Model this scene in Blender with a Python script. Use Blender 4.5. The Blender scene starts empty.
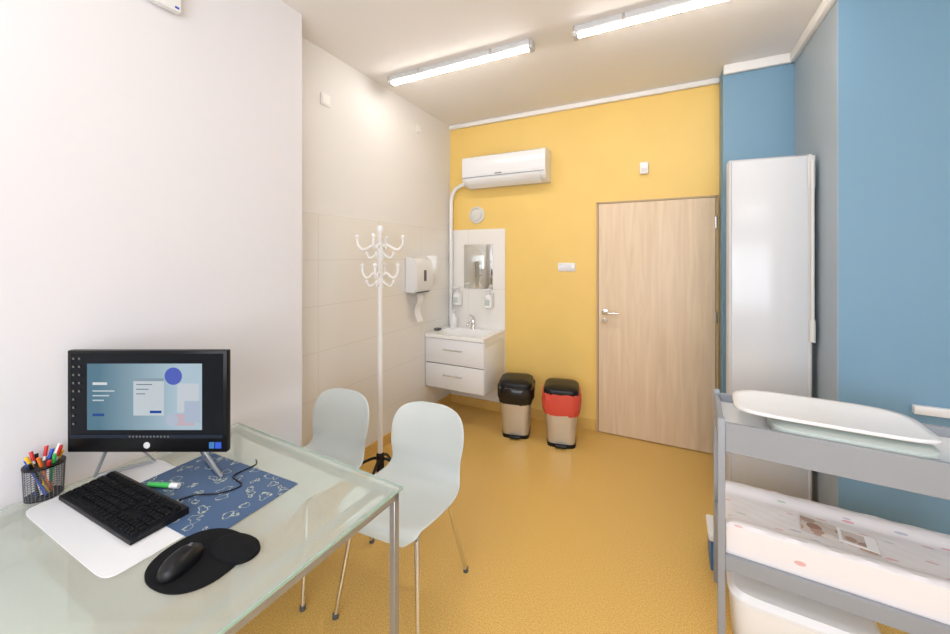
import bpy, bmesh, math, random
from mathutils import Vector, Matrix
random.seed(7)
scene = bpy.context.scene
try:
    scene.view_settings.view_transform = 'Standard'
except Exception: pass

def s2l(c):
    c = c/255.0
    return c/12.92 if c <= 0.04045 else ((c+0.055)/1.055)**2.4
def rgb(r,g,b): return (s2l(r),s2l(g),s2l(b),1.0)

# ---------------- materials ----------------
def mat(name, col, rough=0.5, metal=0.0, emis=None, estr=0.0, spec=None, bump=0.0, bscale=200.0, coat=0.0, var=0.0, vscale=3.0):
    m = bpy.data.materials.new(name); m.use_nodes = True
    nt = m.node_tree; p = nt.nodes['Principled BSDF']
    p.inputs['Base Color'].default_value = col
    p.inputs['Roughness'].default_value = rough
    p.inputs['Metallic'].default_value = metal
    if spec is not None: p.inputs['Specular IOR Level'].default_value = spec
    if coat: p.inputs['Coat Weight'].default_value = coat
    if emis:
        p.inputs['Emission Color'].default_value = emis
        p.inputs['Emission Strength'].default_value = estr
    if bump or var:
        tc = nt.nodes.new('ShaderNodeTexCoord')
        if bump:
            n = nt.nodes.new('ShaderNodeTexNoise'); n.inputs['Scale'].default_value = bscale
            b = nt.nodes.new('ShaderNodeBump'); b.inputs['Strength'].default_value = bump; b.inputs['Distance'].default_value = 0.002
            nt.links.new(tc.outputs['Object'], n.inputs['Vector'])
            nt.links.new(n.outputs['Fac'], b.inputs['Height'])
            nt.links.new(b.outputs['Normal'], p.inputs['Normal'])
        if var:
            n2 = nt.nodes.new('ShaderNodeTexNoise'); n2.inputs['Scale'].default_value = vscale
            nt.links.new(tc.outputs['Object'], n2.inputs['Vector'])
            r = nt.nodes.new('ShaderNodeValToRGB')
            r.color_ramp.elements[0].position = 0.3; r.color_ramp.elements[1].position = 0.7
            r.color_ramp.elements[0].color = tuple(c*(1-var) for c in col[:3])+(1,)
            r.color_ramp.elements[1].color = tuple(min(1,c*(1+var)) for c in col[:3])+(1,)
            nt.links.new(n2.outputs['Fac'], r.inputs['Fac'])
            nt.links.new(r.outputs['Color'], p.inputs['Base Color'])
    return m

M = {}
M['wall_white'] = mat('wall_white', rgb(226,224,226), 0.6, bump=0.15, bscale=150, spec=0.3)
M['wall_cream'] = mat('wall_cream', rgb(230,227,223), 0.6, bump=0.15, bscale=150)
M['wall_yellow'] = mat('wall_yellow', rgb(237,201,114), 0.5, bump=0.15, bscale=150, var=0.02)
M['wall_blue'] = mat('wall_blue', rgb(118,156,180), 0.5, bump=0.15, bscale=150)
M['wall_greyblue'] = mat('wall_greyblue', rgb(162,175,185), 0.5, bump=0.15, bscale=150)
M['ceiling'] = mat('ceiling_paint', rgb(240,238,237), 0.8, bump=0.1, bscale=100)
M['trim'] = mat('trim_white', rgb(240,238,234), 0.6)
M['white'] = mat('white_plastic', rgb(236,236,235), 0.3)
M['white_gloss'] = mat('white_gloss', rgb(230,231,232), 0.15)
M['panel'] = mat('screen_panel_white', rgb(212,214,216), 0.18)
M['ceramic'] = mat('ceramic', rgb(242,242,240), 0.08)
M['offwhite'] = mat('offwhite', rgb(220,218,211), 0.4)
M['black'] = mat('black_plastic', rgb(20,20,22), 0.35, spec=0.3)
M['bezel'] = mat('monitor_black', rgb(16,16,18), 0.3, spec=0.2)
M['blackmat'] = mat('black_fabric', rgb(14,15,18), 0.8, bump=0.3, bscale=600, spec=0.2)
M['bag'] = mat('black_bag', rgb(24,21,21), 0.25)
M['redbag'] = mat('red_bag', rgb(212,78,64), 0.3)
M['chrome'] = mat('chrome', rgb(225,225,225), 0.10, 1.0)
M['steel'] = mat('brushed_steel', rgb(210,205,195), 0.34, 0.7)
M['deskmetal'] = mat('desk_metal', rgb(165,168,172), 0.3, 0.6)
M['grey'] = mat('grey_lacquer', rgb(148,152,157), 0.4)
M['greyd'] = mat('grey_dark', rgb(90,92,95), 0.4)
M['chair'] = mat('chair_shell', rgb(200,206,203), 0.35)
M['green_edge'] = mat('glass_edge', rgb(165,195,180), 0.2)
M['mirror'] = mat('mirror_glass', rgb(225,228,228), 0.02, 1.0)
M['paper'] = mat('paper', rgb(238,238,238), 0.7)
M['scalebody'] = mat('scale_body', rgb(198,207,200), 0.35)
M['padwhite'] = mat('mat_white', rgb(224,225,226), 0.5)
M['lampbody'] = mat('lamp_body', rgb(205,205,205), 0.35)
M['lamp'] = mat('lamp_diffuser', rgb(255,255,255), 0.5, emis=(1.0,0.95,0.90,1), estr=38)
for k,c in dict(red=(205,40,35),blue=(40,80,190),yellow=(235,190,40),green=(70,190,90),orange=(230,120,40),pink=(230,120,150)).items():
    M[k]=mat('pen_'+k, rgb(*c), 0.35)
M['crateblue'] = mat('crate_blue', rgb(50,110,165), 0.4)

def floor_mat():
    m = bpy.data.materials.new('vinyl_floor'); m.use_nodes=True
    nt=m.node_tree; p=nt.nodes['Principled BSDF']
    tc=nt.nodes.new('ShaderNodeTexCoord')
    v=nt.nodes.new('ShaderNodeTexNoise'); v.inputs['Scale'].default_value=190; v.inputs['Detail'].default_value=2
    nt.links.new(tc.outputs['Object'],v.inputs['Vector'])
    r=nt.nodes.new('ShaderNodeValToRGB')
    e=r.color_ramp.elements
    e[0].position=0.32; e[0].color=rgb(196,152,80)
    e[1].position=0.68; e[1].color=rgb(234,198,120)
    x=e.new(0.5); x.color=rgb(219,178,98)
    nt.links.new(v.outputs['Fac'],r.inputs['Fac'])
    nt.links.new(r.outputs['Color'],p.inputs['Base Color'])
    p.inputs['Roughness'].default_value=0.36
    p.inputs['Specular IOR Level'].default_value=0.4
    return m
M['floor']=floor_mat()

def tile_mat(name, axis, w, h, col, mortar, rough=0.12):
    m = bpy.data.materials.new(name); m.use_nodes=True
    nt=m.node_tree; p=nt.nodes['Principled BSDF']
    tc=nt.nodes.new('ShaderNodeTexCoord'); sp=nt.nodes.new('ShaderNodeSeparateXYZ'); cb=nt.nodes.new('ShaderNodeCombineXYZ')
    nt.links.new(tc.outputs['Object'],sp.inputs[0])
    nt.links.new(sp.outputs[axis],cb.inputs[0]); nt.links.new(sp.outputs[2],cb.inputs[1])
    b=nt.nodes.new('ShaderNodeTexBrick'); b.offset=0.0
    b.inputs['Scale'].default_value=1.0
    b.inputs['Brick Width'].default_value=w; b.inputs['Row Height'].default_value=h
    b.inputs['Mortar Size'].default_value=0.0018
    b.inputs['Color1'].default_value=col; b.inputs['Color2'].default_value=col
    b.inputs['Mortar'].default_value=mortar
    nt.links.new(cb.outputs[0],b.inputs['Vector'])
    nt.links.new(b.outputs['Color'],p.inputs['Base Color'])
    p.inputs['Roughness'].default_value=rough
    return m
M['tile_left']=tile_mat('wall_tiles', 1, 0.60, 0.31, rgb(230,227,221), rgb(212,208,202))
M['tile_back']=tile_mat('splash_tiles', 0, 0.62, 0.62, rgb(236,233,227), rgb(212,208,200))

def wood_mat():
    m = bpy.data.materials.new('oak_wood'); m.use_nodes=True
    nt=m.node_tree; p=nt.nodes['Principled BSDF']
    tc=nt.nodes.new('ShaderNodeTexCoord'); mp=nt.nodes.new('ShaderNodeMapping')
    mp.inputs['Scale'].default_value=(14,14,1.0)
    n=nt.nodes.new('ShaderNodeTexNoise'); n.inputs['Scale'].default_value=1.6; n.inputs['Detail'].default_value=7; n.inputs['Distortion'].default_value=0.8
    r=nt.nodes.new('ShaderNodeValToRGB'); e=r.color_ramp.elements
    e[0].position=0.3; e[0].color=rgb(217,192,161)
    e[1].position=0.72; e[1].color=rgb(232,210,180)
    nt.links.new(tc.outputs['Object'],mp.inputs[0]); nt.links.new(mp.outputs[0],n.inputs['Vector'])
    nt.links.new(n.outputs['Fac'],r.inputs['Fac']); nt.links.new(r.outputs['Color'],p.inputs['Base Color'])
    p.inputs['Roughness'].default_value=0.5
    return m
M['wood']=wood_mat()
M['woodframe']=mat('frame_wood', rgb(190,160,122),0.5)

def glass_mat():
    m = bpy.data.materials.new('desk_glass'); m.use_nodes=True
    nt=m.node_tree; nt.nodes.clear()
    o=nt.nodes.new('ShaderNodeOutputMaterial')
    tr=nt.nodes.new('ShaderNodeBsdfTransparent'); tr.inputs[0].default_value=(0.93,0.965,0.94,1)
    df=nt.nodes.new('ShaderNodeBsdfDiffuse'); df.inputs[0].default_value=rgb(222,228,220)
    gl=nt.nodes.new('ShaderNodeBsdfGlossy'); gl.inputs['Roughness'].default_value=0.06
    m1=nt.nodes.new('ShaderNodeMixShader'); m1.inputs[0].default_value=0.30
    fr=nt.nodes.new('ShaderNodeFresnel'); fr.inputs[0].default_value=1.33
    ge=nt.nodes.new('ShaderNodeNewGeometry')
    inv=nt.nodes.new('ShaderNodeMath'); inv.operation='SUBTRACT'; inv.inputs[0].default_value=1.0
    mu=nt.nodes.new('ShaderNodeMath'); mu.operation='MULTIPLY'
    nt.links.new(ge.outputs['Backfacing'],inv.inputs[1])
    nt.links.new(fr.outputs[0],mu.inputs[0]); nt.links.new(inv.outputs[0],mu.inputs[1])
    m2=nt.nodes.new('ShaderNodeMixShader')
    nt.links.new(tr.outputs[0],m1.inputs[1]); nt.links.new(df.outputs[0],m1.inputs[2])
    nt.links.new(mu.outputs[0],m2.inputs[0]); nt.links.new(m1.outputs[0],m2.inputs[1]); nt.links.new(gl.outputs[0],m2.inputs[2])
    nt.links.new(m2.outputs[0],o.inputs[0])
    return m
M['glass']=glass_mat()

def squiggle_mat():
    m = bpy.data.materials.new('doodle_pad'); m.use_nodes=True
    nt=m.node_tree; p=nt.nodes['Principled BSDF']
    tc=nt.nodes.new('ShaderNodeTexCoord')
    v=nt.nodes.new('ShaderNodeTexVoronoi'); v.inputs['Scale'].default_value=19; v.inputs['Randomness'].default_value=0.75
    ns=nt.nodes.new('ShaderNodeTexNoise'); ns.inputs['Scale'].default_value=34
    mx=nt.nodes.new('ShaderNodeMixRGB'); mx.inputs[0].default_value=0.05
    nt.links.new(tc.outputs['Object'],ns.inputs['Vector'])
    nt.links.new(tc.outputs['Object'],mx.inputs[1]); nt.links.new(ns.outputs['Color'],mx.inputs[2])
    nt.links.new(mx.outputs[0],v.inputs['Vector'])
    a=nt.nodes.new('ShaderNodeMath'); a.operation='SUBTRACT'; a.inputs[1].default_value=0.30
    b=nt.nodes.new('ShaderNodeMath'); b.operation='ABSOLUTE'
    c=nt.nodes.new('ShaderNodeMath'); c.operation='LESS_THAN'; c.inputs[1].default_value=0.028
    nt.links.new(v.outputs['Distance'],a.inputs[0]); nt.links.new(a.outputs[0],b.inputs[0]); nt.links.new(b.outputs[0],c.inputs[0])
    mc=nt.nodes.new('ShaderNodeMixRGB'); mc.inputs[1].default_value=rgb(66,92,126); mc.inputs[2].default_value=rgb(166,174,160)
    nt.links.new(c.outputs[0],mc.inputs[0]); nt.links.new(mc.outputs[0],p.inputs['Base Color'])
    p.inputs['Roughness'].default_value=0.6
    return m
M['doodle']=squiggle_mat()

def speckle_mat(name, base, cols, scale, thr, rough=0.6, stretch=(1,1,1)):
    m = bpy.data.materials.new(name); m.use_nodes=True
    nt=m.node_tree; p=nt.nodes['Principled BSDF']
    tc=nt.nodes.new('ShaderNodeTexCoord'); mp=nt.nodes.new('ShaderNodeMapping'); mp.inputs['Scale'].default_value=stretch
    mp.inputs['Rotation'].default_value=(0,0.5,0.6)
    v=nt.nodes.new('ShaderNodeTexVoronoi'); v.inputs['Scale'].default_value=scale
    nt.links.new(tc.outputs['Object'],mp.inputs[0]); nt.links.new(mp.outputs[0],v.inputs['Vector'])
    c=nt.nodes.new('ShaderNodeMath'); c.operation='LESS_THAN'; c.inputs[1].default_value=thr
    nt.links.new(v.outputs['Distance'],c.inputs[0])
    sp=nt.nodes.new('ShaderNodeSeparateColor'); nt.links.new(v.outputs['Color'],sp.inputs[0])
    r=nt.nodes.new('ShaderNodeValToRGB'); r.color_ramp.interpolation='CONSTANT'
    e=r.color_ramp.elements; n=len(cols)
    e[0].position=0; e[0].color=cols[0]; e[1].position=1/n; e[1].color=cols[1]
    for i in range(2,n):
        x=e.new(i/n); x.color=cols[i]
    nt.links.new(sp.outputs[0],r.inputs['Fac'])
    mx=nt.nodes.new('ShaderNodeMixRGB'); mx.inputs[1].default_value=base
    nt.links.new(c.outputs[0],mx.inputs[0]); nt.links.new(r.outputs[0],mx.inputs[2]); nt.links.new(mx.outputs[0],p.inputs['Base Color'])
    p.inputs['Roughness'].default_value=rough
    return m
BW_=rgb(232,228,228)
M['mattress']=speckle_mat('changing_mat_fabric', BW_, [rgb(222,168,174),BW_,rgb(180,198,180),BW_,rgb(222,178,176),BW_,rgb(188,192,200)], 18, 0.20, 0.35, (0.55,2.6,1.1))
M['photo']=speckle_mat('booklet_print', rgb(200,188,180), [rgb(150,112,92),rgb(215,205,195),rgb(172,142,124),rgb(136,108,96),rgb(225,215,210)], 18, 0.5, 0.3)

# ---------------- mesh helpers ----------------
def empty(name, loc=(0,0,0), rz=0.0):
    e = bpy.data.objects.new(name, None); e.location=loc; e.rotation_euler=(0,0,rz)
    e.empty_display_size=0.1
    scene.collection.objects.link(e); return e

def finish(name, bm, m, parent=None, smooth=False, loc=(0,0,0), rot=(0,0,0)):
    me = bpy.data.meshes.new(name)
    bmesh.ops.recalc_face_normals(bm, faces=bm.faces)
    bm.to_mesh(me); bm.free()
    if smooth:
        for p in me.polygons: p.use_smooth=True
    o = bpy.data.objects.new(name, me)
    if m is not None:
        me.materials.append(M[m] if isinstance(m,str) else m)
    o.location=loc; o.rotation_euler=rot
    scene.collection.objects.link(o)
    if parent: o.parent=parent
    if smooth:
        try:
            me.set_sharp_from_angle(angle=math.radians(40))
        except Exception: pass
    return o

def bm_box(bm, lo, hi, bev=0.0, seg=2):
    vs=[bm.verts.new((x,y,z)) for x in (lo[0],hi[0]) for y in (lo[1],hi[1]) for z in (lo[2],hi[2])]
    f=[(0,1,3,2),(4,6,7,5),(0,4,5,1),(2,3,7,6),(0,2,6,4),(1,5,7,3)]
    fs=[bm.faces.new([vs[i] for i in q]) for q in f]
    if bev>0:
        es=set()
        for q in fs:
            for e in q.edges: es.add(e)
        bmesh.ops.bevel(bm, geom=list(es), offset=bev, segments=seg, affect='EDGES', profile=0.5)
def box(name, lo, hi, m, parent=None, bev=0.0, seg=2, loc=(0,0,0), rot=(0,0,0)):
    bm=bmesh.new(); bm_box(bm,lo,hi,bev,seg)
    return finish(name,bm,m,parent,smooth=bev>0,loc=loc,rot=rot)

def catmull(pts, n=8):
    P=[Vector(p) for p in pts]
    if len(P)<3: return P
    out=[]
    for i in range(len(P)-1):
        p0=P[i-1] if i>0 else P[i]*2-P[i+1]
        p1,p2=P[i],P[i+1]
        p3=P[i+2] if i+2<len(P) else P[i+1]*2-P[i]
        for k in range(n):
            t=k/n
            out.append(0.5*((2*p1)+(-p0+p2)*t+(2*p0-5*p1+4*p2-p3)*t*t+(-p0+3*p1-3*p2+p3)*t**3))
    out.append(P[-1]); return out

def bm_tube(bm, pts, r, seg=12, smooth=0):
    P=catmull(pts,smooth) if smooth else [Vector(p) for p in pts]
    rings=[]; up=None
    for i,p in enumerate(P):
        if i==0: t=P[1]-P[0]
        elif i==len(P)-1: t=P[-1]-P[-2]
        else: t=(P[i+1]-P[i]).normalized()+(P[i]-P[i-1]).normalized()
        t=t.normalized()
        if up is None:
            a=Vector((0,0,1)) if abs(t.z)<0.9 else Vector((1,0,0))
            up=(a-t*a.dot(t)).normalized()
        else:
            up=(up-t*up.dot(t)).normalized()
        s=t.cross(up)
        rr = r[i] if isinstance(r,(list,tuple)) else r
        rings.append([bm.verts.new(p+up*rr*math.cos(2*math.pi*k/seg)+s*rr*math.sin(2*math.pi*k/seg)) for k in range(seg)])
    for a,b in zip(rings[:-1],rings[1:]):
        for k in range(seg):
            bm.faces.new((a[k],a[(k+1)%seg],b[(k+1)%seg],b[k]))
    bm.faces.new(rings[0][::-1]); bm.faces.new(rings[-1])
def tube(name, pts, r, m, parent=None, seg=12, smooth=0, loc=(0,0,0)):
    bm=bmesh.new(); bm_tube(bm,pts,r,seg,smooth)
    return finish(name,bm,m,parent,True,loc)

def lathe(name, prof, m, parent=None, seg=32, loc=(0,0,0), rot=(0,0,0), sc=(1,1)):
    bm=bmesh.new(); rings=[]
    for (r,z) in prof:
        r=max(r,1e-4)
        rings.append([bm.verts.new((r*sc[0]*math.cos(2*math.pi*k/seg), r*sc[1]*math.sin(2*math.pi*k/seg), z)) for k in range(seg)])
    for a,b in zip(rings[:-1],rings[1:]):
        for k in range(seg): bm.faces.new((a[k],a[(k+1)%seg],b[(k+1)%seg],b[k]))
    bm.faces.new(rings[0][::-1]); bm.faces.new(rings[-1])
    return finish(name,bm,m,parent,True,loc,rot)

def loft(name, secs, m, parent=None, n=4.0, seg=40, loc=(0,0,0), rot=(0,0,0), jitter=0.0, cap=True):
    bm=bmesh.new(); rings=[]
    for (z,hx,hy,cx,cy) in secs:
        ring=[]
        for k in range(seg):
            a=2*math.pi*k/seg; c,s=math.cos(a),math.sin(a)
            x=math.copysign(abs(c)**(2/n),c)*hx; y=math.copysign(abs(s)**(2/n),s)*hy
            j=1+(random.uniform(-jitter,jitter) if jitter else 0)
            ring.append(bm.verts.new((cx+x*j,cy+y*j,z+(random.uniform(-jitter,jitter)*0.25 if jitter else 0))))
        rings.append(ring)
    for a,b in zip(rings[:-1],rings[1:]):
        for k in range(seg): bm.faces.new((a[k],a[(k+1)%seg],b[(k+1)%seg],b[k]))
    if cap:
        bm.faces.new(rings[0][::-1]); bm.faces.new(rings[-1])
    return finish(name,bm,m,parent,True,loc,rot)

def extrude_profile_x(name, prof, x0, x1, m, parent=None, loc=(0,0,0)):
    bm=bmesh.new()
    a=[bm.verts.new((x0,y,z)) for y,z in prof]; b=[bm.verts.new((x1,y,z)) for y,z in prof]
    n=len(prof)
    for k in range(n): bm.faces.new((a[k],a[(k+1)%n],b[(k+1)%n],b[k]))
    bm.faces.new(a[::-1]); bm.faces.new(b)
    return finish(name,bm,m,parent,True,loc)

# ---------------- room ----------------
H=2.99; LW=-2.09; FW=-1.90; BW=3.56; FWY=1.523; PX=0.387; PY=3.353; SX=0.81; SY=2.62; RX=2.3; RY=-1.7
box('floor',(-2.25,RY-0.1,-0.1),(RX+0.1,BW+0.1,0),'floor')
box('ceiling',(-2.25,RY-0.1,H),(RX+0.1,BW+0.1,H+0.1),'ceiling')
box('wall_left',(LW-0.15,FWY,0),(LW,BW+0.1,H),'wall_cream')
box('wall_front_left',(LW-0.15,RY,0),(FW,FWY,H),'wall_white')
box('wall_back',(LW,BW,0),(PX+0.02,BW+0.1,H),'wall_yellow')
box('wall_pillar',(PX,PY,0),(SX+0.1,BW+0.1,H),'wall_blue')
box('wall_side',(SX-0.003,SY+0.001,0),(SX+0.1,PY,H),'wall_greyblue')
box('wall_right_face',(SX,SY,0),(RX+0.1,SY+0.1,H),'wall_blue')
box('wall_right',(RX,RY,0),(RX+0.1,SY,H),'wall_white')
wx0,wx1,wz0,wz1=-1.3,1.7,0.85,2.65
bm=bmesh.new()
bm_box(bm,(LW-0.15,RY-0.1,0),(wx0,RY,H)); bm_box(bm,(wx1,RY-0.1,0),(RX+0.1,RY,H))
bm_box(bm,(wx0,RY-0.1,0),(wx1,RY,wz0)); bm_box(bm,(wx0,RY-0.1,wz1),(wx1,RY,H))
finish('wall_rear',bm,'wall_white')
bm=bmesh.new()
for a,b in (((wx0,wz0),(wx0+0.06,wz1)),((wx1-0.06,wz0),(wx1,wz1)),((wx0,wz0),(wx1,wz0+0.06)),((wx0,wz1-0.06),(wx1,wz1)),((0.17,wz0),(0.23,wz1))):
    bm_box(bm,(a[0],RY-0.08,a[1]),(b[0],RY-0.02,b[1]))
finish('window_1',bm,'white')
box('wall_tiling_left',(LW,FWY+0.002,0.0),(LW+0.008,BW,1.86),'tile_left')
box('wall_tiling_back',(LW+0.008,BW-0.010,0.0),(-1.445,BW,1.86),'tile_back')
bm=bmesh.new()
def cov(lo,hi): bm_box(bm,lo,hi,0.01,2)
cov((LW,BW-0.035,H-0.045),(PX,BW,H)); cov((PX-0.0,PY-0.035,H-0.07),(SX,PY,H)); cov((SX-0.035,SY-0.03,H-0.07),(SX,PY,H))
cov((SX,SY-0.035,H-0.07),(RX,SY,H))
finish('trim_cornice',bm,'trim',smooth=True)
bm=bmesh.new()
bm_box(bm,(-1.445,BW-0.012,0),(-0.56,BW,0.09)); bm_box(bm,(LW+0.008,BW-0.022,0),(-1.445,BW-0.010,0.09))
bm_box(bm,(LW+0.008,FWY+0.01,0),(LW+0.02,BW-0.022,0.09))
finish('baseboard_back',bm,'floor')
bm=bmesh.new(); bm_box(bm,(FW,RY,0),(FW+0.012,FWY,0.09))
finish('baseboard_left',bm,'floor')
bm=bmesh.new(); bm_box(bm,(SX,SY-0.012,0),(RX,SY,0.09)); bm_box(bm,(SX-0.015,SY,0),(SX,PY,0.09)); bm_box(bm,(PX,PY-0.012,0),(SX-0.012,PY,0.09))
finish('baseboard_right',bm,'floor')

# ---------------- door ----------------
d=empty('door_1')
dx0,dx1,dz=-0.55,0.375,2.06
box('leaf',(dx0+0.018,BW-0.035,0.008),(dx1-0.018,BW-0.004,dz-0.018),'wood',d,0.003)
bm=bmesh.new()
bm_box(bm,(dx0,BW-0.03,0),(dx0+0.014,BW,dz)); bm_box(bm,(dx1-0.014,BW-0.03,0),(dx1,BW,dz)); bm_box(bm,(dx0,BW-0.03,dz-0.014),(dx1,BW,dz))
finish('frame',bm,'woodframe',d)
box('handle_plate',(-0.505,BW-0.045,1.055),(-0.455,BW-0.035,1.105),'chrome',d,0.004)
tube('handle_lever',[(-0.48,BW-0.04,1.08),(-0.48,BW-0.085,1.08),(-0.465,BW-0.095,1.08),(-0.36,BW-0.095,1.08)],0.010,'chrome',d,12,4)
lathe('keyhole_rose',[(0.0,0),(0.024,0),(0.024,0.008),(0.0,0.009)],'chrome',d,24,(-0.48,BW-0.035,1.0),(math.pi/2,0,0))
for i,z in enumerate((0.25,1.05,1.8)):
    tube('hinge_%d'%(i+1),[(dx1-0.016,BW-0.042,z),(dx1-0.016,BW-0.042,z+0.09)],0.008,'chrome',d)

# ---------------- ceiling lamps ----------------
def lamp(x0,x1,y):
    e=empty('ceiling_strip_lamp',((x0+x1)/2,y,H))
    L=(x1-x0)/2
    box('housing',(-L,-0.038,-0.038),(L,0.038,0),'lampbody',e,0.005)
    prof=[]
    for k in range(11):
        a=math.pi*k/10
        prof.append((0.024*math.cos(a),-0.038-0.020*math.sin(a)))
    extrude_profile_x('diffuser',prof,-L+0.03,L-0.03,'lamp',e)
    for i,x in enumerate((-L,-L*0.5,L*0.5,L)):
        xx=min(max(x,-L+0.01),L-0.01)
        box('clip_%d'%(i+1),(xx-0.008,-0.042,-0.042),(xx+0.008,0.042,-0.002),'chrome',e,0.002)
    box('endcap_left',(-L-0.002,-0.034,-0.060),(-L+0.03,0.034,-0.01),'lampbody',e,0.004)
    box('endcap_right',(L-0.03,-0.034,-0.060),(L+0.002,0.034,-0.01),'lampbody',e,0.004)
lamp(-1.95,-0.77,2.385); lamp(-0.51,0.67,2.385); lamp(-1.6,-0.42,0.0); lamp(0.0,1.18,0.0)  # last pair is out of view, added to light the near part of the room

# ---------------- air conditioner ----------------
e=empty('air_conditioner',(-1.405,BW-0.001,2.28))
W=0.43
prof=[(0,0.0),(-0.10,0.0),(-0.165,0.03),(-0.195,0.075),(-0.20,0.13),(-0.20,0.25),(-0.19,0.285),(-0.165,0.298),(0,0.30)]
extrude_profile_x('body',prof,-W,W,'white_gloss',e)
extrude_profile_x('louver',[(-0.102,-0.004),(-0.172,0.026),(-0.199,0.07),(-0.203,0.066),(-0.176,0.020),(-0.104,-0.010)],-W+0.04,W-0.05,'white',e)
box('seam',(-W+0.005,-0.2025,0.082),(W-0.005,-0.199,0.086),'greyd',e)
box('display',(W-0.12,-0.2025,0.10),(W-0.06,-0.199,0.112),'offwhite',e)
box('badge',(-W+0.36,-0.2025,0.10),(-W+0.43,-0.199,0.108),'greyd',e)
box('intake_grille',(-W+0.03,-0.15,0.299),(W-0.03,-0.02,0.302),'greyd',e)
e=empty('pipe_conduit',(-1.405,BW-0.015,2.28))
tube('conduit',[(-W-0.0,-0.06,0.05),(-W-0.08,-0.045,0.045),(-W-0.17,-0.035,0.0),(-W-0.215,-0.03,-0.10),(-W-0.22,-0.03,-0.3),(-W-0.22,-0.03,-1.435)],0.02,'white',e,12,6)

e=empty('air_vent',(-1.765,BW-0.001,2.01))
lathe('ring',[(0.0,0),(0.088,0),(0.088,0.012),(0.070,0.022),(0.066,0.010),(0.0,0.010)],'offwhite',e,40,(0,0,0),(math.pi/2,0,0))
lathe('disc',[(0.0,0.008),(0.05,0.008),(0.054,0.022),(0.04,0.028),(0.0,0.030)],'offwhite',e,40,(0,0,0),(math.pi/2,0,0))
e=empty('motion_sensor',(-0.16,BW,2.33))
box('case',(-0.035,-0.04,-0.05),(0.035,0,0.05),'white',e,0.01)
box('lens',(-0.022,-0.044,-0.035),(0.022,-0.03,0.0),'offwhite',e,0.006)
e=empty('light_switch',(-0.825,BW,1.475))
box('frame',(-0.08,-0.010,-0.04),(0.08,0,0.04),'white',e,0.004)
box('rocker_1',(-0.07,-0.016,-0.03),(-0.005,-0.008,0.03),'white_gloss',e,0.003)
box('rocker_2',(0.005,-0.016,-0.03),(0.07,-0.008,0.03),'white_gloss',e,0.003)
e=empty('junction_cover',(LW,1.86,2.65)); box('plate',(0,-0.04,-0.04),(0.008,0.04,0.04),'trim',e,0.003); box('lid',(0.006,-0.03,-0.03),(0.012,0.03,0.03),'trim',e,0.003)
e=empty('junction_cover',(LW,2.95,2.78)); box('plate',(0,-0.04,-0.04),(0.008,0.04,0.04),'trim',e,0.003); box('lid',(0.006,-0.03,-0.03),(0.012,0.03,0.03),'trim',e,0.003)
e=empty('wall_router',(FW,0.83,2.62))
box('case',(0,-0.06,0),(0.035,0.06,0.16),'white',e,0.008); box('indicator',(0.033,0.035,0.012),(0.037,0.05,0.02),'blue',e)

# ---------------- vanity ----------------
v=empty('sink_vanity')
vx0,vx1,vy0,vy1=-2.078,-1.449,3.06,BW-0.011
box('carcass',(vx0,vy0+0.02,0.325),(vx1,vy1,0.74),'white',v,0.002)
bm=bmesh.new(); nx,ny=32,28; g=[]
for i in range(nx+1):
    row=[]
    for j in range(ny+1):
        u=i/nx; w=j/ny
        x=vx0+(vx1-vx0)*u; y=vy0-0.005+(vy1-vy0+0.005)*w
        a=abs((u-0.5)/0.40)**4+abs((w-0.42)/0.34)**4
        dd=max(0,1-a); z=0.832-0.085*(min(1,dd*2.2)**0.7 if dd>0 else 0)
        row.append(bm.verts.new((x,y,z)))
    g.append(row)
for i in range(nx):
    for j in range(ny): bm.faces.new((g[i][j],g[i+1][j],g[i+1][j+1],g[i][j+1]))
bd=[g[i][0] for i in range(nx)]+[g[nx][j] for j in range(ny)]+[g[i][ny] for i in range(nx,0,-1)]+[g[0][j] for j in range(ny,0,-1)]
lo=[bm.verts.new((q.co.x,q.co.y,0.80)) for q in bd]
for k in range(len(bd)): bm.faces.new((bd[k],bd[(k+1)%len(bd)],lo[(k+1)%len(bd)],lo[k]))
finish('basin_top',bm,'ceramic',v,True)
bm=bmesh.new()
bm_box(bm,(vx0,vy0+0.02,0.74),(vx0+0.016,vy1,0.80)); bm_box(bm,(vx1-0.016,vy0+0.02,0.74),(vx1,vy1,0.80))
finish('side_panels',bm,'white',v)
box('drawer_1',(vx0+0.003,vy0,0.562),(vx1-0.002,vy0+0.018,0.795),'white_gloss',v,0.003)
box('drawer_2',(vx0+0.003,vy0,0.325),(vx1-0.002,vy0+0.018,0.554),'white_gloss',v,0.003)
box('drawer_gap',(vx0+0.006,vy0+0.012,0.33),(vx1-0.006,vy0+0.022,0.79),'greyd',v)
for i,z in enumerate((0.70,0.46)):
    tube('handle_%d'%(i+1),[(-1.86,vy0,z),(-1.86,vy0-0.025,z),(-1.67,vy0-0.025,z),(-1.67,vy0,z)],0.006,'chrome',v)
f=empty('faucet',(-1.76,3.46,0.832))
lathe('base',[(0,0),(0.028,0),(0.028,0.006),(0.023,0.012),(0.023,0.09),(0.019,0.1),(0,0.102)],'chrome',f,24)
tube('spout',[(0,0,0.055),(0,-0.06,0.075),(0,-0.125,0.07),(0,-0.13,0.05)],0.012,'chrome',f,12,5)
tube('lever',[(0,0,0.1),(0,0.01,0.12),(0,-0.06,0.15)],0.008,'chrome',f,10,4)
e=empty('wall_mirror',(-1.745,BW-0.010,1.47))
box('backing',(-0.165,-0.004,-0.23),(0.165,0,0.23),'greyd',e)
box('glass',(-0.165,-0.009,-0.23),(0.165,-0.004,0.23),'mirror',e,0.0015)
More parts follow.
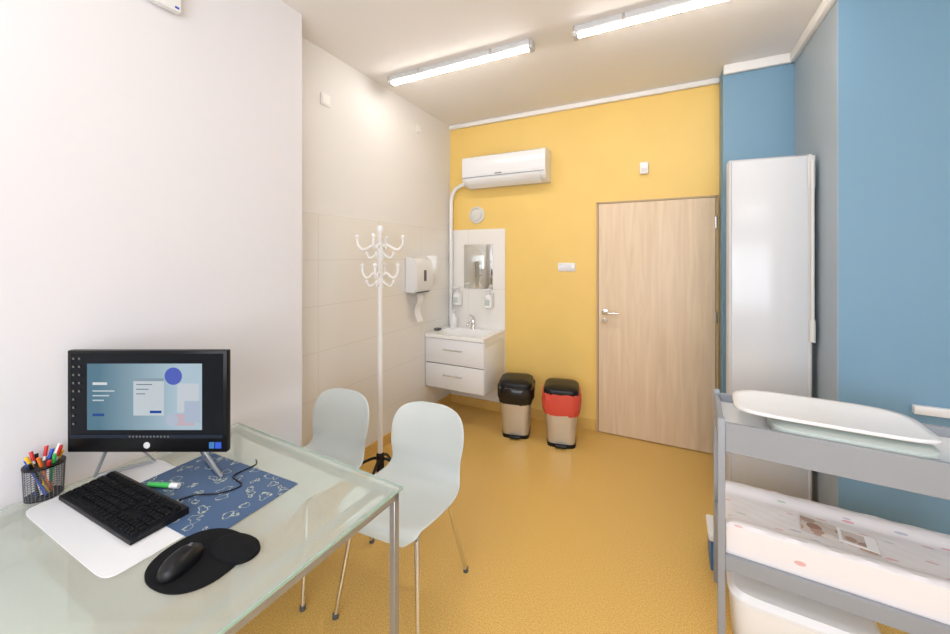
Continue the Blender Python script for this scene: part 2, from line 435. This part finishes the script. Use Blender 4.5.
def soap(x,z):
    e=empty('soap_dispenser',(x,BW-0.010,z))
    box('bracket',(-0.035,-0.03,0.0),(0.035,0,0.15),'offwhite',e,0.004)
    loft('bottle',[(0.0,0.030,0.028,0,-0.058),(0.01,0.042,0.038,0,-0.058),(0.11,0.042,0.038,0,-0.058),(0.135,0.026,0.024,0,-0.058),(0.14,0.015,0.015,0,-0.058),(0.165,0.015,0.015,0,-0.058)],'white',e,3)
    box('label',(-0.028,-0.099,0.03),(0.028,-0.094,0.09),'scalebody',e,0.001)
    tube('pump',[(0,-0.055,0.16),(0,-0.055,0.185),(0,-0.075,0.19),(0,-0.115,0.182)],0.006,'white',e,10,3)
    box('lever',(-0.03,-0.12,0.183),(0.03,-0.03,0.197),'white',e,0.004)
soap(-1.965,1.06); soap(-1.60,1.05)
e=empty('soap_bottle',(-1.96,3.40,0.832))
loft('body',[(0,0.028,0.02,0,0),(0.01,0.034,0.026,0,0),(0.12,0.034,0.026,0,0),(0.14,0.014,0.014,0,0),(0.16,0.014,0.014,0,0)],'white',e,3)
tube('pump',[(0,0,0.155),(0,0,0.185),(0.03,-0.02,0.19)],0.006,'white',e,10)
e=empty('sponge_tray',(-2.01,3.18,0.832)); box('tray',(-0.04,-0.04,0),(0.04,0.04,0.012),'offwhite',e,0.003); box('sponge',(-0.03,-0.03,0.012),(0.025,0.03,0.035),'greyd',e,0.006)

# paper towel dispenser
e=empty('paper_towel_dispenser',(LW+0.009,2.88,1.25))
prof=[(0,0.0),(0.10,0.0),(0.125,0.03),(0.125,0.22),(0.11,0.28),(0.07,0.315),(0,0.32)]
bm=bmesh.new()
a=[bm.verts.new((x,-0.135,z)) for x,z in prof]; b=[bm.verts.new((x,0.135,z)) for x,z in prof]
for k in range(len(prof)): bm.faces.new((a[k],a[(k+1)%len(prof)],b[(k+1)%len(prof)],b[k]))
bm.faces.new(a[::-1]); bm.faces.new(b)
bmesh.ops.bevel(bm,geom=list(bm.edges),offset=0.008,segments=2,affect='EDGES')
finish('case',bm,'white_gloss',e,True)
box('viewing_slot',(0.122,-0.02,0.10),(0.128,0.02,0.20),'greyd',e,0.002)
box('outlet',(0.03,-0.09,-0.004),(0.11,0.09,0.004),'greyd',e)
bm=bmesh.new()
vs=[[bm.verts.new((0.06+0.02*math.sin(k*1.2),y,-0.27*k/6)) for y in (-0.05,0.04)] for k in range(7)]
for k in range(6): bm.faces.new((vs[k][0],vs[k][1],vs[k+1][1],vs[k+1][0]))
finish('paper_towel',bm,'paper',e,True)

# ---------------- coat stand ----------------
e=empty('coat_stand',(-1.81,2.10,0))
lathe('pole',[(0,0.06),(0.018,0.06),(0.018,1.0),(0.016,1.0),(0.016,1.74),(0.02,1.745),(0.026,1.765),(0.022,1.79),(0,1.80)],'white',e,20)
lathe('sleeve',[(0,0.05),(0.028,0.05),(0.028,0.17),(0.018,0.18),(0,0.18)],'black',e,20)
bm=bmesh.new()
for k in range(4):
    a=math.radians(20+90*k); c,s=math.cos(a),math.sin(a)
    bm_tube(bm,[(0,0,0.13),(0.05*c,0.05*s,0.135),(0.14*c,0.14*s,0.09),(0.22*c,0.22*s,0.012)],0.010,10,5)
finish('legs',bm,'black',e,True)
bm=bmesh.new()
for (z,off,n,R) in ((1.61,0,4,0.160),(1.41,0,4,0.125)):
    for k in range(n):
        a=math.radians(off+90*k+25); c,s=math.cos(a),math.sin(a)
        pts=[(r*c,r*s,z+h) for r,h in ((0.012,0.03),(0.05,0.045),(R*0.6,0.02),(R*0.82,0.015),(R,0.05),(R*1.02,0.10))]
        bm_tube(bm,pts,0.008,8,5)
        bmesh.ops.create_icosphere(bm,subdivisions=2,radius=0.014,matrix=Matrix.Translation((R*1.02*c,R*1.02*s,z+0.105)))
        pts=[(r*c,r*s,z+h) for r,h in ((0.012,0.0),(0.04,-0.03),(0.075,-0.045),(0.095,-0.015))]
        bm_tube(bm,pts,0.007,8,5)
        bmesh.ops.create_icosphere(bm,subdivisions=2,radius=0.011,matrix=Matrix.Translation((0.095*c,0.095*s,z-0.012)))
finish('hooks',bm,'white',e,True)
lathe('collar_top',[(0,1.55),(0.024,1.55),(0.024,1.67),(0,1.67)],'white',e,20)
lathe('collar_low',[(0,1.35),(0.024,1.35),(0.024,1.45),(0,1.45)],'white',e,20)

# ---------------- bins ----------------
def bin_(x,y,rz,bag):
    e=empty('pedal_bin',(x,y,0),rz)
    loft('base',[(0,0.118,0.128,0,0),(0.03,0.120,0.130,0,0)],'black',e,5)
    loft('body',[(0.03,0.115,0.125,0,0),(0.40,0.142,0.15,0,0)],'steel',e,5)
    box('pedal',(-0.045,-0.165,0.012),(0.045,-0.12,0.026),'black',e,0.004)
    hb=0.27 if bag=='redbag' else 0.30
    loft('liner',[(hb,0.142,0.150,0,0),(hb+0.04,0.152,0.160,0,0),(0.35,0.157,0.165,0,0),(0.39,0.160,0.168,0,0),(0.435,0.158,0.166,0,0),(0.445,0.146,0.15,0,0)],bag,e,4.5,64,jitter=0.035)
    loft('lid',[(0.425,0.145,0.155,0,0),(0.455,0.147,0.157,0,0),(0.475,0.143,0.151,0,0),(0.492,0.12,0.125,0,0),(0.497,0.05,0.05,0,0)],'black',e,5)
    box('lid_hinge',(-0.06,0.14,0.36),(0.06,0.18,0.44),'black',e,0.006)
bin_(-1.19,3.20,0.25,'bag'); bin_(-0.79,3.22,0.2,'redbag')

# ---------------- desk ----------------
DZ=0.78
RZD=-math.radians(3)
e=empty('glass_desk',(-0.808,1.052,0),RZD)
X0,X1,Y0,Y1=-1.015,0.0,-1.25,0.0
box('glass_top',(X0,Y0,DZ-0.010),(X1,Y1,DZ),'glass',e)
bm=bmesh.new()
for lo,hi in (((X1-0.0,Y0,DZ-0.0095),(X1+0.0015,Y1,DZ-0.0005)),((X0,Y1,DZ-0.0095),(X1,Y1+0.0015,DZ-0.0005))): bm_box(bm,lo,hi)
finish('glass_edge',bm,'green_edge',e)
bm=bmesh.new()
fz0,fz1=DZ-0.040,DZ-0.016
ix0,ix1,iy0,iy1=X0+0.02,X1-0.008,Y0+0.03,Y1-0.008
for lo,hi in (((ix0,iy1-0.022,fz0),(ix1,iy1,fz1)),((ix0,iy0,fz0),(ix1,iy0+0.022,fz1)),((ix0,iy0,fz0),(ix0+0.022,iy1,fz1)),((ix1-0.022,iy0,fz0),(ix1,iy1,fz1)),
              ((ix1-0.10,iy0,fz0-0.01),(ix1-0.08,iy1,fz1-0.01))):
    bm_box(bm,lo,hi,0.002,1)
for x in (ix0,ix1-0.024):
    for y in (iy0,iy1-0.024):
        bm_box(bm,(x,y,0),(x+0.024,y+0.024,DZ-0.011),0.002,1)
finish('frame',bm,'deskmetal',e,True)
e=empty('drawer_unit')
box('carcass',(-1.86,0.02,0.03),(-1.40,0.46,0.58),'white',e,0.004)
for i in range(3):
    box('drawer_front_%d'%(i+1),(-1.398,0.03,0.05+i*0.175),(-1.38,0.45,0.215+i*0.175),'white_gloss',e,0.003)
    tube('handle_%d'%(i+1),[(-1.38,0.16,0.15+i*0.175),(-1.355,0.16,0.15+i*0.175),(-1.355,0.32,0.15+i*0.175),(-1.38,0.32,0.15+i*0.175)],0.005,'chrome',e)
box('feet',(-1.84,0.04,0),(-1.42,0.44,0.03),'greyd',e)

def rr_slab(name,cx,cy,hx,hy,z0,z1,m,parent,rz=0,n=12):
    return loft(name,[(z0,hx,hy,0,0),(z1,hx,hy,0,0)],m,parent,n,64,(cx,cy,0),(0,0,rz))
e=empty('desk_mat'); rr_slab('sheet',-1.50,0.59,0.285,0.175,DZ,DZ+0.002,'padwhite',e,0,14)
e=empty('doodle_desk_pad'); box('sheet',(-0.25,-0.155,0),(0.25,0.155,0.0015),'doodle',e,0,loc=(-1.385,0.735,DZ+0.0022),rot=(0,0,0.03))
# keyboard
e=empty('keyboard',(-1.53,0.565,DZ+0.004),0.02)
extr=[(-0.072,0),(0.072,0),(0.072,0.020),(0.066,0.022),(-0.070,0.011),(-0.072,0.008)]
extrude_profile_x('case',extr,-0.228,0.228,'black',e)
bm=bmesh.new()
def key(x0,x1,y0,y1):
    zb=0.011+(y0+0.07)/0.136*0.011
    t=0.0018
    vs=[bm.verts.new(q) for q in ((x0,y0,zb),(x1,y0,zb),(x1,y1,zb+0.001),(x0,y1,zb+0.001),(x0+t,y0+t,zb+0.006),(x1-t,y0+t,zb+0.006),(x1-t,y1-t,zb+0.007),(x0+t,y1-t,zb+0.007))]
    for q in ((4,5,6,7),(0,1,5,4),(1,2,6,5),(2,3,7,6),(3,0,4,7)): bm.faces.new([vs[i] for i in q])
rows=[-0.062,-0.042,-0.022,-0.002,0.018,0.043]
for ri,y in enumerate(rows):
    x=-0.22
    if ri==0:
        for w in (0.024,0.02,0.02,0.12,0.02,0.02,0.02,0.024):
            key(x,x+w,y,y+0.0165); x+=w+0.0025
    else:
        while x<0.064:
            w=0.0165; key(x,x+w,y,y+0.0165); x+=w+0.0025
    for k in range(3): key(0.076+k*0.019,0.0925+k*0.019,y,y+0.0165) if ri not in (2,) else None
    for k in range(4): key(0.140+k*0.019,0.1565+k*0.019,y,y+0.0165)
finish('keys',bm,M['blackmat'],e)
# mouse pad + mouse
e=empty('mouse_pad',(-1.090,0.56,DZ),0.1)
loft('pad',[(0,0.112,0.102,0,0.0),(0.004,0.112,0.102,0,0.0)],'blackmat',e,2.3,64)
loft('wrist_rest',[(0.0,0.072,0.046,0.060,0.055),(0.010,0.070,0.044,0.060,0.055),(0.014,0.058,0.034,0.060,0.055),(0.016,0.02,0.01,0.060,0.055)],'blackmat',e,2.2,48)
e=empty('computer_mouse',(-1.100,0.525,DZ+0.0045),0.35)
loft('shell',[(0,0.030,0.055,0,0),(0.008,0.032,0.058,0,0),(0.020,0.030,0.052,0,-0.002),(0.030,0.024,0.040,0,-0.006),(0.036,0.014,0.022,0,-0.010),(0.0375,0.003,0.006,0,-0.010)],'black',e,2.5,40)
lathe('scroll_wheel',[(0,-0.004),(0.009,-0.004),(0.009,0.004),(0,0.004)],'greyd',e,16,(0,0.028,0.026),(0,math.pi/2,0))

# monitor
YAW=math.atan2(190,378)
mo=empty('computer_monitor',(-1.592,0.655,DZ+0.0056),YAW)
hw=0.275; zb=0.112; zt=0.463
box('bezel',(-hw,0,zb),(hw,0.022,zt),'bezel',mo,0.004)
loft('rear_housing',[(0,0.22,0.12,0,0),(0.025,0.19,0.09,0,0)],'black',mo,5,40,(0,0.020,0.29),(-math.pi/2,0,0))
def em(name,c,s):
    return mat(name,rgb(*[x*0.2 for x in c]),0.25,emis=rgb(*c),estr=s,spec=0.15)
S=0.72
sx0,sx1,sz0,sz1=-0.262,0.262,0.162,0.452
def quad(name,x0,x1,z0,z1,y,m):
    bm=bmesh.new(); bm.faces.new([bm.verts.new(q) for q in ((x0,y,z0),(x1,y,z0),(x1,y,z1),(x0,y,z1))])
    return finish(name,bm,m,mo)
def wallpaper():
    m=bpy.data.materials.new('screen_gradient'); m.use_nodes=True
    nt=m.node_tree; p=nt.nodes['Principled BSDF']
    tc=nt.nodes.new('ShaderNodeTexCoord'); sp=nt.nodes.new('ShaderNodeSeparateXYZ'); r=nt.nodes.new('ShaderNodeValToRGB')
    mr=nt.nodes.new('ShaderNodeMapRange'); mr.inputs[1].default_value=-0.205; mr.inputs[2].default_value=0.19
    nt.links.new(tc.outputs['Object'],sp.inputs[0]); nt.links.new(sp.outputs[0],mr.inputs[0]); nt.links.new(mr.outputs[0],r.inputs[0])
    e=r.color_ramp.elements; e[0].position=0.1; e[0].color=rgb(84,130,152); e[1].position=0.8; e[1].color=rgb(190,216,230)
    nt.links.new(r.outputs[0],p.inputs['Emission Color']); p.inputs['Emission Strength'].default_value=S
    p.inputs['Base Color'].default_value=(0.02,0.02,0.02,1); p.inputs['Roughness'].default_value=0.25
    p.inputs['Specular IOR Level'].default_value=0.15
    return m
quad('screen_panel',sx0,sx1,sz0,sz1,-0.0006,em('screen_dark',(30,35,44),0.4))
quad('screen_wallpaper',-0.205,0.19,0.190,0.418,-0.0012,wallpaper())
quad('screen_window',-0.045,0.060,0.240,0.368,-0.0022,em('screen_win',(214,224,230),S))
quad('screen_window_bar',-0.045,0.060,0.358,0.368,-0.0024,em('screen_winbar',(150,172,186),S))
quad('screen_heading',-0.185,-0.135,0.345,0.354,-0.0022,em('screen_txt',(235,240,244),S))
for i in range(3): quad('screen_text_%d'%i,-0.185,-0.11-0.018*i,0.322-0.016*i,0.3265-0.016*i,-0.0022,em('screen_txt%d'%i,(210,222,230),S))
for i in range(3): quad('window_text_%d'%i,-0.035,0.02-0.012*i,0.345-0.016*i,0.348-0.016*i,-0.0026,em('win_txt%d'%i,(110,125,150),S))
quad('window_button',0.012,0.052,0.248,0.257,-0.0026,em('win_btn',(30,80,170),S))
quad('window_button_left',-0.185,-0.145,0.238,0.247,-0.0026,em('win_btn2',(40,80,160),S))
bm=bmesh.new()
def disc(cx,cz,r,y=-0.0020):
    vs=[bm.verts.new((cx+r*math.cos(a*math.pi/12),y,cz+r*math.sin(a*math.pi/12))) for a in range(24)]; bm.faces.new(vs)
disc(0.092,0.375,0.030); finish('screen_ball',bm,em('scr_ball',(90,108,205),S),mo)
bm=bmesh.new(); disc(0.088,0.225,0.022,-0.0021); finish('screen_ball_2',bm,em('scr_ball2',(196,206,224),S),mo)
quad('screen_block',0.105,0.18,0.250,0.35,-0.0017,em('scr_blk',(216,224,232),S))
quad('screen_block_2',0.085,0.165,0.205,0.245,-0.0018,em('scr_blk2',(216,192,204),S))
quad('screen_block_3',0.13,0.185,0.215,0.29,-0.0019,em('scr_blk3',(190,204,224),S))
quad('screen_taskbar',sx0,sx1,sz0,sz0+0.012,-0.0024,em('scr_task',(44,54,72),0.6))
bm=bmesh.new()
for c in range(2):
    for r in range(9):
        x=sx0+0.008+c*0.020; z=sz1-0.02-r*0.028
        if c==1 and r>4: continue
        bm.faces.new([bm.verts.new(q) for q in ((x,-0.003,z),(x+0.007,-0.003,z),(x+0.007,-0.003,z+0.007),(x,-0.003,z+0.007))])
for k in range(12):
    x=-0.06+k*0.012; z=sz0+0.003
    bm.faces.new([bm.verts.new(q) for q in ((x,-0.003,z),(x+0.006,-0.003,z),(x+0.006,-0.003,z+0.006),(x,-0.003,z+0.006))])
finish('screen_icons',bm,em('scr_icons',(150,148,140),0.5),mo)
lathe('logo',[(0,0),(0.011,0),(0.011,0.001),(0,0.0012)],'lampbody',mo,24,(0,-0.0005,0.137),(math.pi/2,0,0))
quad('sticker',0.235,0.256,0.126,0.148,-0.001,'blue')
quad('sticker_2',0.214,0.232,0.126,0.148,-0.001,'crateblue')
for sgn,nm in ((-1,'left'),(1,'right')):
    tube('stand_leg_'+nm,[(sgn*0.225,0.045,0.004),(sgn*0.16,0.030,0.125),(sgn*0.12,0.03,0.17)],0.0055,'deskmetal',mo,10)
    tube('stand_foot_'+nm,[(sgn*0.225,0.045,0.004),(sgn*0.10,0.15,0.004),(sgn*0.12,0.045,0.15)],0.0055,'deskmetal',mo,10)
tube('stand_brace',[(-0.12,0.040,0.15),(0.12,0.040,0.15)],0.0055,'deskmetal',mo,10)

e=empty('power_cable'); tube('cable',[(-1.42,0.93,DZ+0.003),(-1.38,0.90,DZ+0.0065),(-1.38,0.82,DZ+0.0065),(-1.30,0.80,DZ+0.0065),(-1.32,0.74,DZ+0.0065),(-1.38,0.70,DZ+0.0065),(-1.40,0.66,DZ+0.0065)],0.0024,'black',e,8,8)
e=empty('highlighter',(-1.53,0.672,DZ+0.013),0.4)
tube('barrel',[(-0.05,0,0),(0.03,0,0)],0.008,'green',e,12); tube('cap',[(0.03,0,0),(0.06,0,0)],0.0088,'white',e,12)
# pencil holder
e=empty('pen_holder',(-1.838,0.478,DZ))
bm=bmesh.new()
N=28; Z=14; R=0.044
rings=[[bm.verts.new(((R+0.004*k/Z)*math.cos(2*math.pi*j/N),(R+0.004*k/Z)*math.sin(2*math.pi*j/N),0.105*k/Z)) for j in range(N)] for k in range(Z+1)]
for a,b in zip(rings[:-1],rings[1:]):
    for k in range(N): bm.faces.new((a[k],a[(k+1)%N],b[(k+1)%N],b[k]))
o=finish('mesh_cup',bm,'greyd',e)
w=o.modifiers.new('w','WIREFRAME'); w.thickness=0.0018
lathe('rim',[(0.0455,0.102),(0.050,0.102),(0.050,0.108),(0.0455,0.108)],'black',e,32)
lathe('bottom',[(0,0.001),(0.044,0.001),(0.044,0.006),(0,0.006)],'black',e,32)
cols=['red','blue','yellow','red','black','orange','white','blue','green','red','black','yellow','red']
for i,c in enumerate(cols):
    a=i*2.4; r=0.012+0.018*((i*37)%10)/10
    bx,by=r*math.cos(a+2),r*math.sin(a+2); tx,ty=0.036*math.cos(a),0.036*math.sin(a)
    hgt=0.125+0.035*((i*53)%10)/10
    p0=Vector((bx*0.8,by*0.8,0.01)); p1=Vector((tx*1.15,ty*1.15,hgt))
    tube('pen_%d'%i,[p0,p0.lerp(p1,0.78)],0.0042,'white' if i%3==0 else c,e,10)
    tube('pen_cap_%d'%i,[p0.lerp(p1,0.78),p1],0.005,c,e,10)

# ---------------- chairs ----------------
def chair(x,y,rz):
    e=empty('shell_chair',(x,y,0),rz)
    P=[(-0.225,0.420,0.15),(-0.215,0.447,0.19),(-0.18,0.460,0.215),(-0.08,0.450,0.232),(0.03,0.438,0.235),(0.11,0.438,0.228),(0.17,0.456,0.212),(0.205,0.50,0.200),(0.225,0.56,0.203),(0.242,0.62,0.212),(0.254,0.68,0.213),(0.263,0.73,0.200),(0.269,0.765,0.172),(0.272,0.785,0.125),(0.273,0.796,0.06)]
    ctr=catmull([(p[0],p[1],p[2]) for p in P],4)
    bm=bmesh.new(); rows=[]; NW=14
    for i,c in enumerate(ctr):
        back=min(1,max(0,(c.y-0.44)/0.14)) if c.x>0.05 else 0
        row=[]
        for j in range(NW+1):
            u=-1+2*j/NW
            hw_=c.z
            k=abs(u*hw_/0.21)**2.4
            yy=c.x-back*0.045*k
            zz=c.y+(1-back)*0.022*k*(0.3 if c.x<-0.2 else 1)
            row.append(bm.verts.new((u*hw_,yy,zz)))
        rows.append(row)
    for a,b in zip(rows[:-1],rows[1:]):
        for j in range(NW): bm.faces.new((a[j],a[j+1],b[j+1],b[j]))
    o=finish('shell',bm,'chair',e,True)
    s=o.modifiers.new('s','SOLIDIFY'); s.thickness=0.009; s.offset=0
    ss=o.modifiers.new('ss','SUBSURF'); ss.levels=1; ss.render_levels=2
    bm=bmesh.new()
    for sx in (-1,1):
        bm_tube(bm,[(sx*0.210,-0.21,0.006),(sx*0.165,-0.15,0.40),(sx*0.15,-0.12,0.422),(sx*0.15,0.10,0.422),(sx*0.165,0.13,0.40),(sx*0.21,0.235,0.006)],0.0105,12,0)
    for yy in (-0.09,0.08):
        bm_tube(bm,[(-0.15,yy,0.422),(0.15,yy,0.422)],0.010,12)
    finish('legs',bm,'chrome',e,True)
    bm=bmesh.new()
    for sx in (-1,1):
        for (px,py) in ((0.21,-0.21),(0.21,0.235)):
            bm_tube(bm,[(sx*px,py,0.0),(sx*px,py,0.018)],0.0135,12)
    finish('foot_caps',bm,'greyd',e,True)
chair(-1.085,1.42,0.06); chair(-1.652,1.37,0.0)

# ---------------- folding screen ----------------
e=empty('folding_privacy_screen')
for i,(yy) in enumerate((2.90,2.945,2.99)):
    bm=bmesh.new()
    a0,a1=0.360,0.780
    bm_tube(bm,[(a0+0.012,yy,0.04),(a0+0.012,yy,2.18),(a1-0.012,yy,2.18),(a1-0.012,yy,0.04)],0.011,10)
    bm_tube(bm,[(a0+0.012,yy,0.12),(a1-0.012,yy,0.12)],0.011,10)
    finish('frame_%d'%(i+1),bm,'lampbody',e,True)
    box('panel_%d'%(i+1),(a0+0.02,yy-0.007,0.125),(a1-0.02,yy+0.007,2.175),'panel',e,0.002)
    bm=bmesh.new()
    for x in (a0+0.012,a1-0.012):
        bmesh.ops.create_uvsphere(bm,u_segments=16,v_segments=10,radius=0.0215,matrix=Matrix.Translation((x,yy,0.0215)))
    finish('castors_%d'%(i+1),bm,'greyd',e,True)
box('hinge_plate',(0.755,2.885,1.98),(0.790,2.889,2.17),'lampbody',e,0.001)
tube('pull_rod',[(0.775,2.875,2.14),(0.775,2.875,1.20)],0.009,'offwhite',e)
tube('rod_grip',[(0.775,2.875,1.20),(0.775,2.875,1.07)],0.014,'offwhite',e)

# ---------------- changing table ----------------
RT=-math.radians(3.5)
TP=(0.187,1.775,0)
t=empty('changing_table',TP,RT)
TL,TD=0.92,0.40
bm=bmesh.new()
for x in (0,TL-0.026):
    for y in (0,TD-0.026):
        bm_box(bm,(x,y,0),(x+0.026,y+0.026,0.93),0.003,2)
finish('posts',bm,'grey',t,True)
def rails(name,z0,z1):
    bm=bmesh.new()
    bm_box(bm,(0.026,0.004,z0),(TL-0.026,0.022,z1),0.002,1)
    bm_box(bm,(0.026,TD-0.022,z0),(TL-0.026,TD-0.004,z1),0.002,1)
    bm_box(bm,(0.004,0.026,z0),(0.022,TD-0.026,z1),0.002,1)
    bm_box(bm,(TL-0.022,0.026,z0),(TL-0.004,TD-0.026,z1),0.002,1)
    finish(name,bm,'grey',t,True)
rails('tray_rails',0.80,0.915)
box('tray_board',(0.022,0.022,0.862),(TL-0.022,TD-0.022,0.878),'white',t)
rails('shelf_rails',0.335,0.395)
box('shelf_board',(0.022,0.022,0.365),(TL-0.022,TD-0.022,0.38),'white',t)
ma=empty('changing_mattress',TP,RT)
bm=bmesh.new(); nx,ny=46,30; g=[]
mx0,mx1,my0,my1=0.030,TL-0.030,0.024,TD-0.024
for i in range(nx+1):
    row=[]
    for j in range(ny+1):
        u=i/nx*2-1; w=j/ny*2-1
        side=max(0,(abs(w)-0.55)/0.25); side=min(1,side)
        z=0.488+0.026*side*side*(3-2*side)
        z-=0.010*max(0,(abs(w)-0.93)/0.07)**2+0.010*max(0,(abs(u)-0.95)/0.05)**2
        z+=0.0015*math.sin(i*0.9+j*0.5)*math.cos(j*1.1+i*0.2)
        row.append(bm.verts.new((mx0+(mx1-mx0)*i/nx,my0+(my1-my0)*j/ny,z)))
    g.append(row)
for i in range(nx):
    for j in range(ny): bm.faces.new((g[i][j],g[i+1][j],g[i+1][j+1],g[i][j+1]))
bd=[g[i][0] for i in range(nx)]+[g[nx][j] for j in range(ny)]+[g[i][ny] for i in range(nx,0,-1)]+[g[0][j] for j in range(ny,0,-1)]
lo=[bm.verts.new((q.co.x,q.co.y,0.381)) for q in bd]
for k in range(len(bd)): bm.faces.new((bd[k],bd[(k+1)%len(bd)],lo[(k+1)%len(bd)],lo[k]))
bm.faces.new(lo[::-1])
finish('cushion',bm,'mattress',ma,True)
bk=empty('picture_booklet',(0.60,1.945,0.4905),-0.20)
box('cover',(-0.11,-0.05,0),(0.11,0.05,0.004),'photo',bk,0.001)
box('page',(0.0,-0.045,0.004),(0.108,0.045,0.006),'paper',bk,0)
box('page_print',(0.01,-0.035,0.006),(0.075,0.035,0.0065),'photo',bk,0)

# baby scale
sc=empty('baby_scale',(TP[0],TP[1],0.879),RT)
cx,cy=0.355,0.190
loft('base',[(0.0,0.21,0.125,cx+0.05,cy-0.02),(0.010,0.225,0.14,cx+0.05,cy-0.02),(0.045,0.225,0.14,cx+0.05,cy-0.02),(0.056,0.20,0.11,cx+0.05,cy-0.02)],'scalebody',sc,6)
bm=bmesh.new(); K=12; SG=64; rings=[]
ctrv=bm.verts.new((cx,cy,0.066))
for k in range(1,K+1):
    r=k/K
    ring=[]
    for q in range(SG):
        a=2*math.pi*q/SG; c,s=math.cos(a),math.sin(a); n=4.2
        x=math.copysign(abs(c)**(2/n),c)*0.29*r; y=math.copysign(abs(s)**(2/n),s)*0.160*r
        z=0.066+0.016*abs(y/0.160)**2.2+0.003*abs(x/0.29)**4
        ring.append(bm.verts.new((cx+x,cy+y,z)))
    rings.append(ring)
for q in range(SG): bm.faces.new((ctrv,rings[0][q],rings[0][(q+1)%SG]))
for a,b in zip(rings[:-1],rings[1:]):
    for q in range(SG): bm.faces.new((a[q],a[(q+1)%SG],b[(q+1)%SG],b[q]))
o=finish('weighing_pan',bm,'white',sc,True)
s=o.modifiers.new('s','SOLIDIFY'); s.thickness=0.012; s.offset=0

e=empty('storage_box',TP,RT)
loft('tub',[(0,0.20,0.13,0.27,0.19),(0.02,0.215,0.145,0.27,0.19),(0.20,0.225,0.155,0.27,0.19)],'white',e,6)
loft('lid',[(0.2,0.232,0.162,0.27,0.19),(0.215,0.232,0.162,0.27,0.19),(0.235,0.215,0.145,0.27,0.19),(0.24,0.12,0.08,0.27,0.19)],'white_gloss',e,6)
e=empty('step_stool',(0.325,2.30,0),0)
box('top',(-0.13,-0.09,0.15),(0.13,0.09,0.185),'white',e,0.01)
bm=bmesh.new()
for x in (-0.12,0.09):
    bm_box(bm,(x,-0.08,0),(x+0.03,0.08,0.15),0.004,1)
bm_box(bm,(-0.09,-0.01,0.06),(0.09,0.01,0.12))
finish('legs',bm,'crateblue',e,True)
e=empty('cable_trunking',(SX,SY,0.81)); box('channel',(0.27,-0.03,0),(RX-SX,0,0.04),'white',e,0.003)

# ---------------- world / lights ----------------
w=bpy.data.worlds.new('World'); scene.world=w; w.use_nodes=True
bg=w.node_tree.nodes['Background']; bg.inputs[0].default_value=(0.87,0.91,1.0,1); bg.inputs[1].default_value=7.0
L=bpy.data.lights.new('window_portal','AREA'); L.shape='RECTANGLE'; L.size=wx1-wx0; L.size_y=wz1-wz0
try: L.cycles.is_portal=True
except Exception: pass
lo_=bpy.data.objects.new('window_portal',L); lo_.location=((wx0+wx1)/2,RY-0.05,(wz0+wz1)/2); lo_.rotation_euler=(math.pi/2,0,0)
scene.collection.objects.link(lo_)

cam=bpy.data.cameras.new('camera'); co=bpy.data.objects.new('camera',cam); scene.collection.objects.link(co)
co.location=(0,0,1.57); co.rotation_euler=(math.pi/2,0,YAW)
cam.sensor_width=36; cam.lens=36*378/950; cam.shift_y=-60/950; cam.clip_start=0.02
scene.camera=co
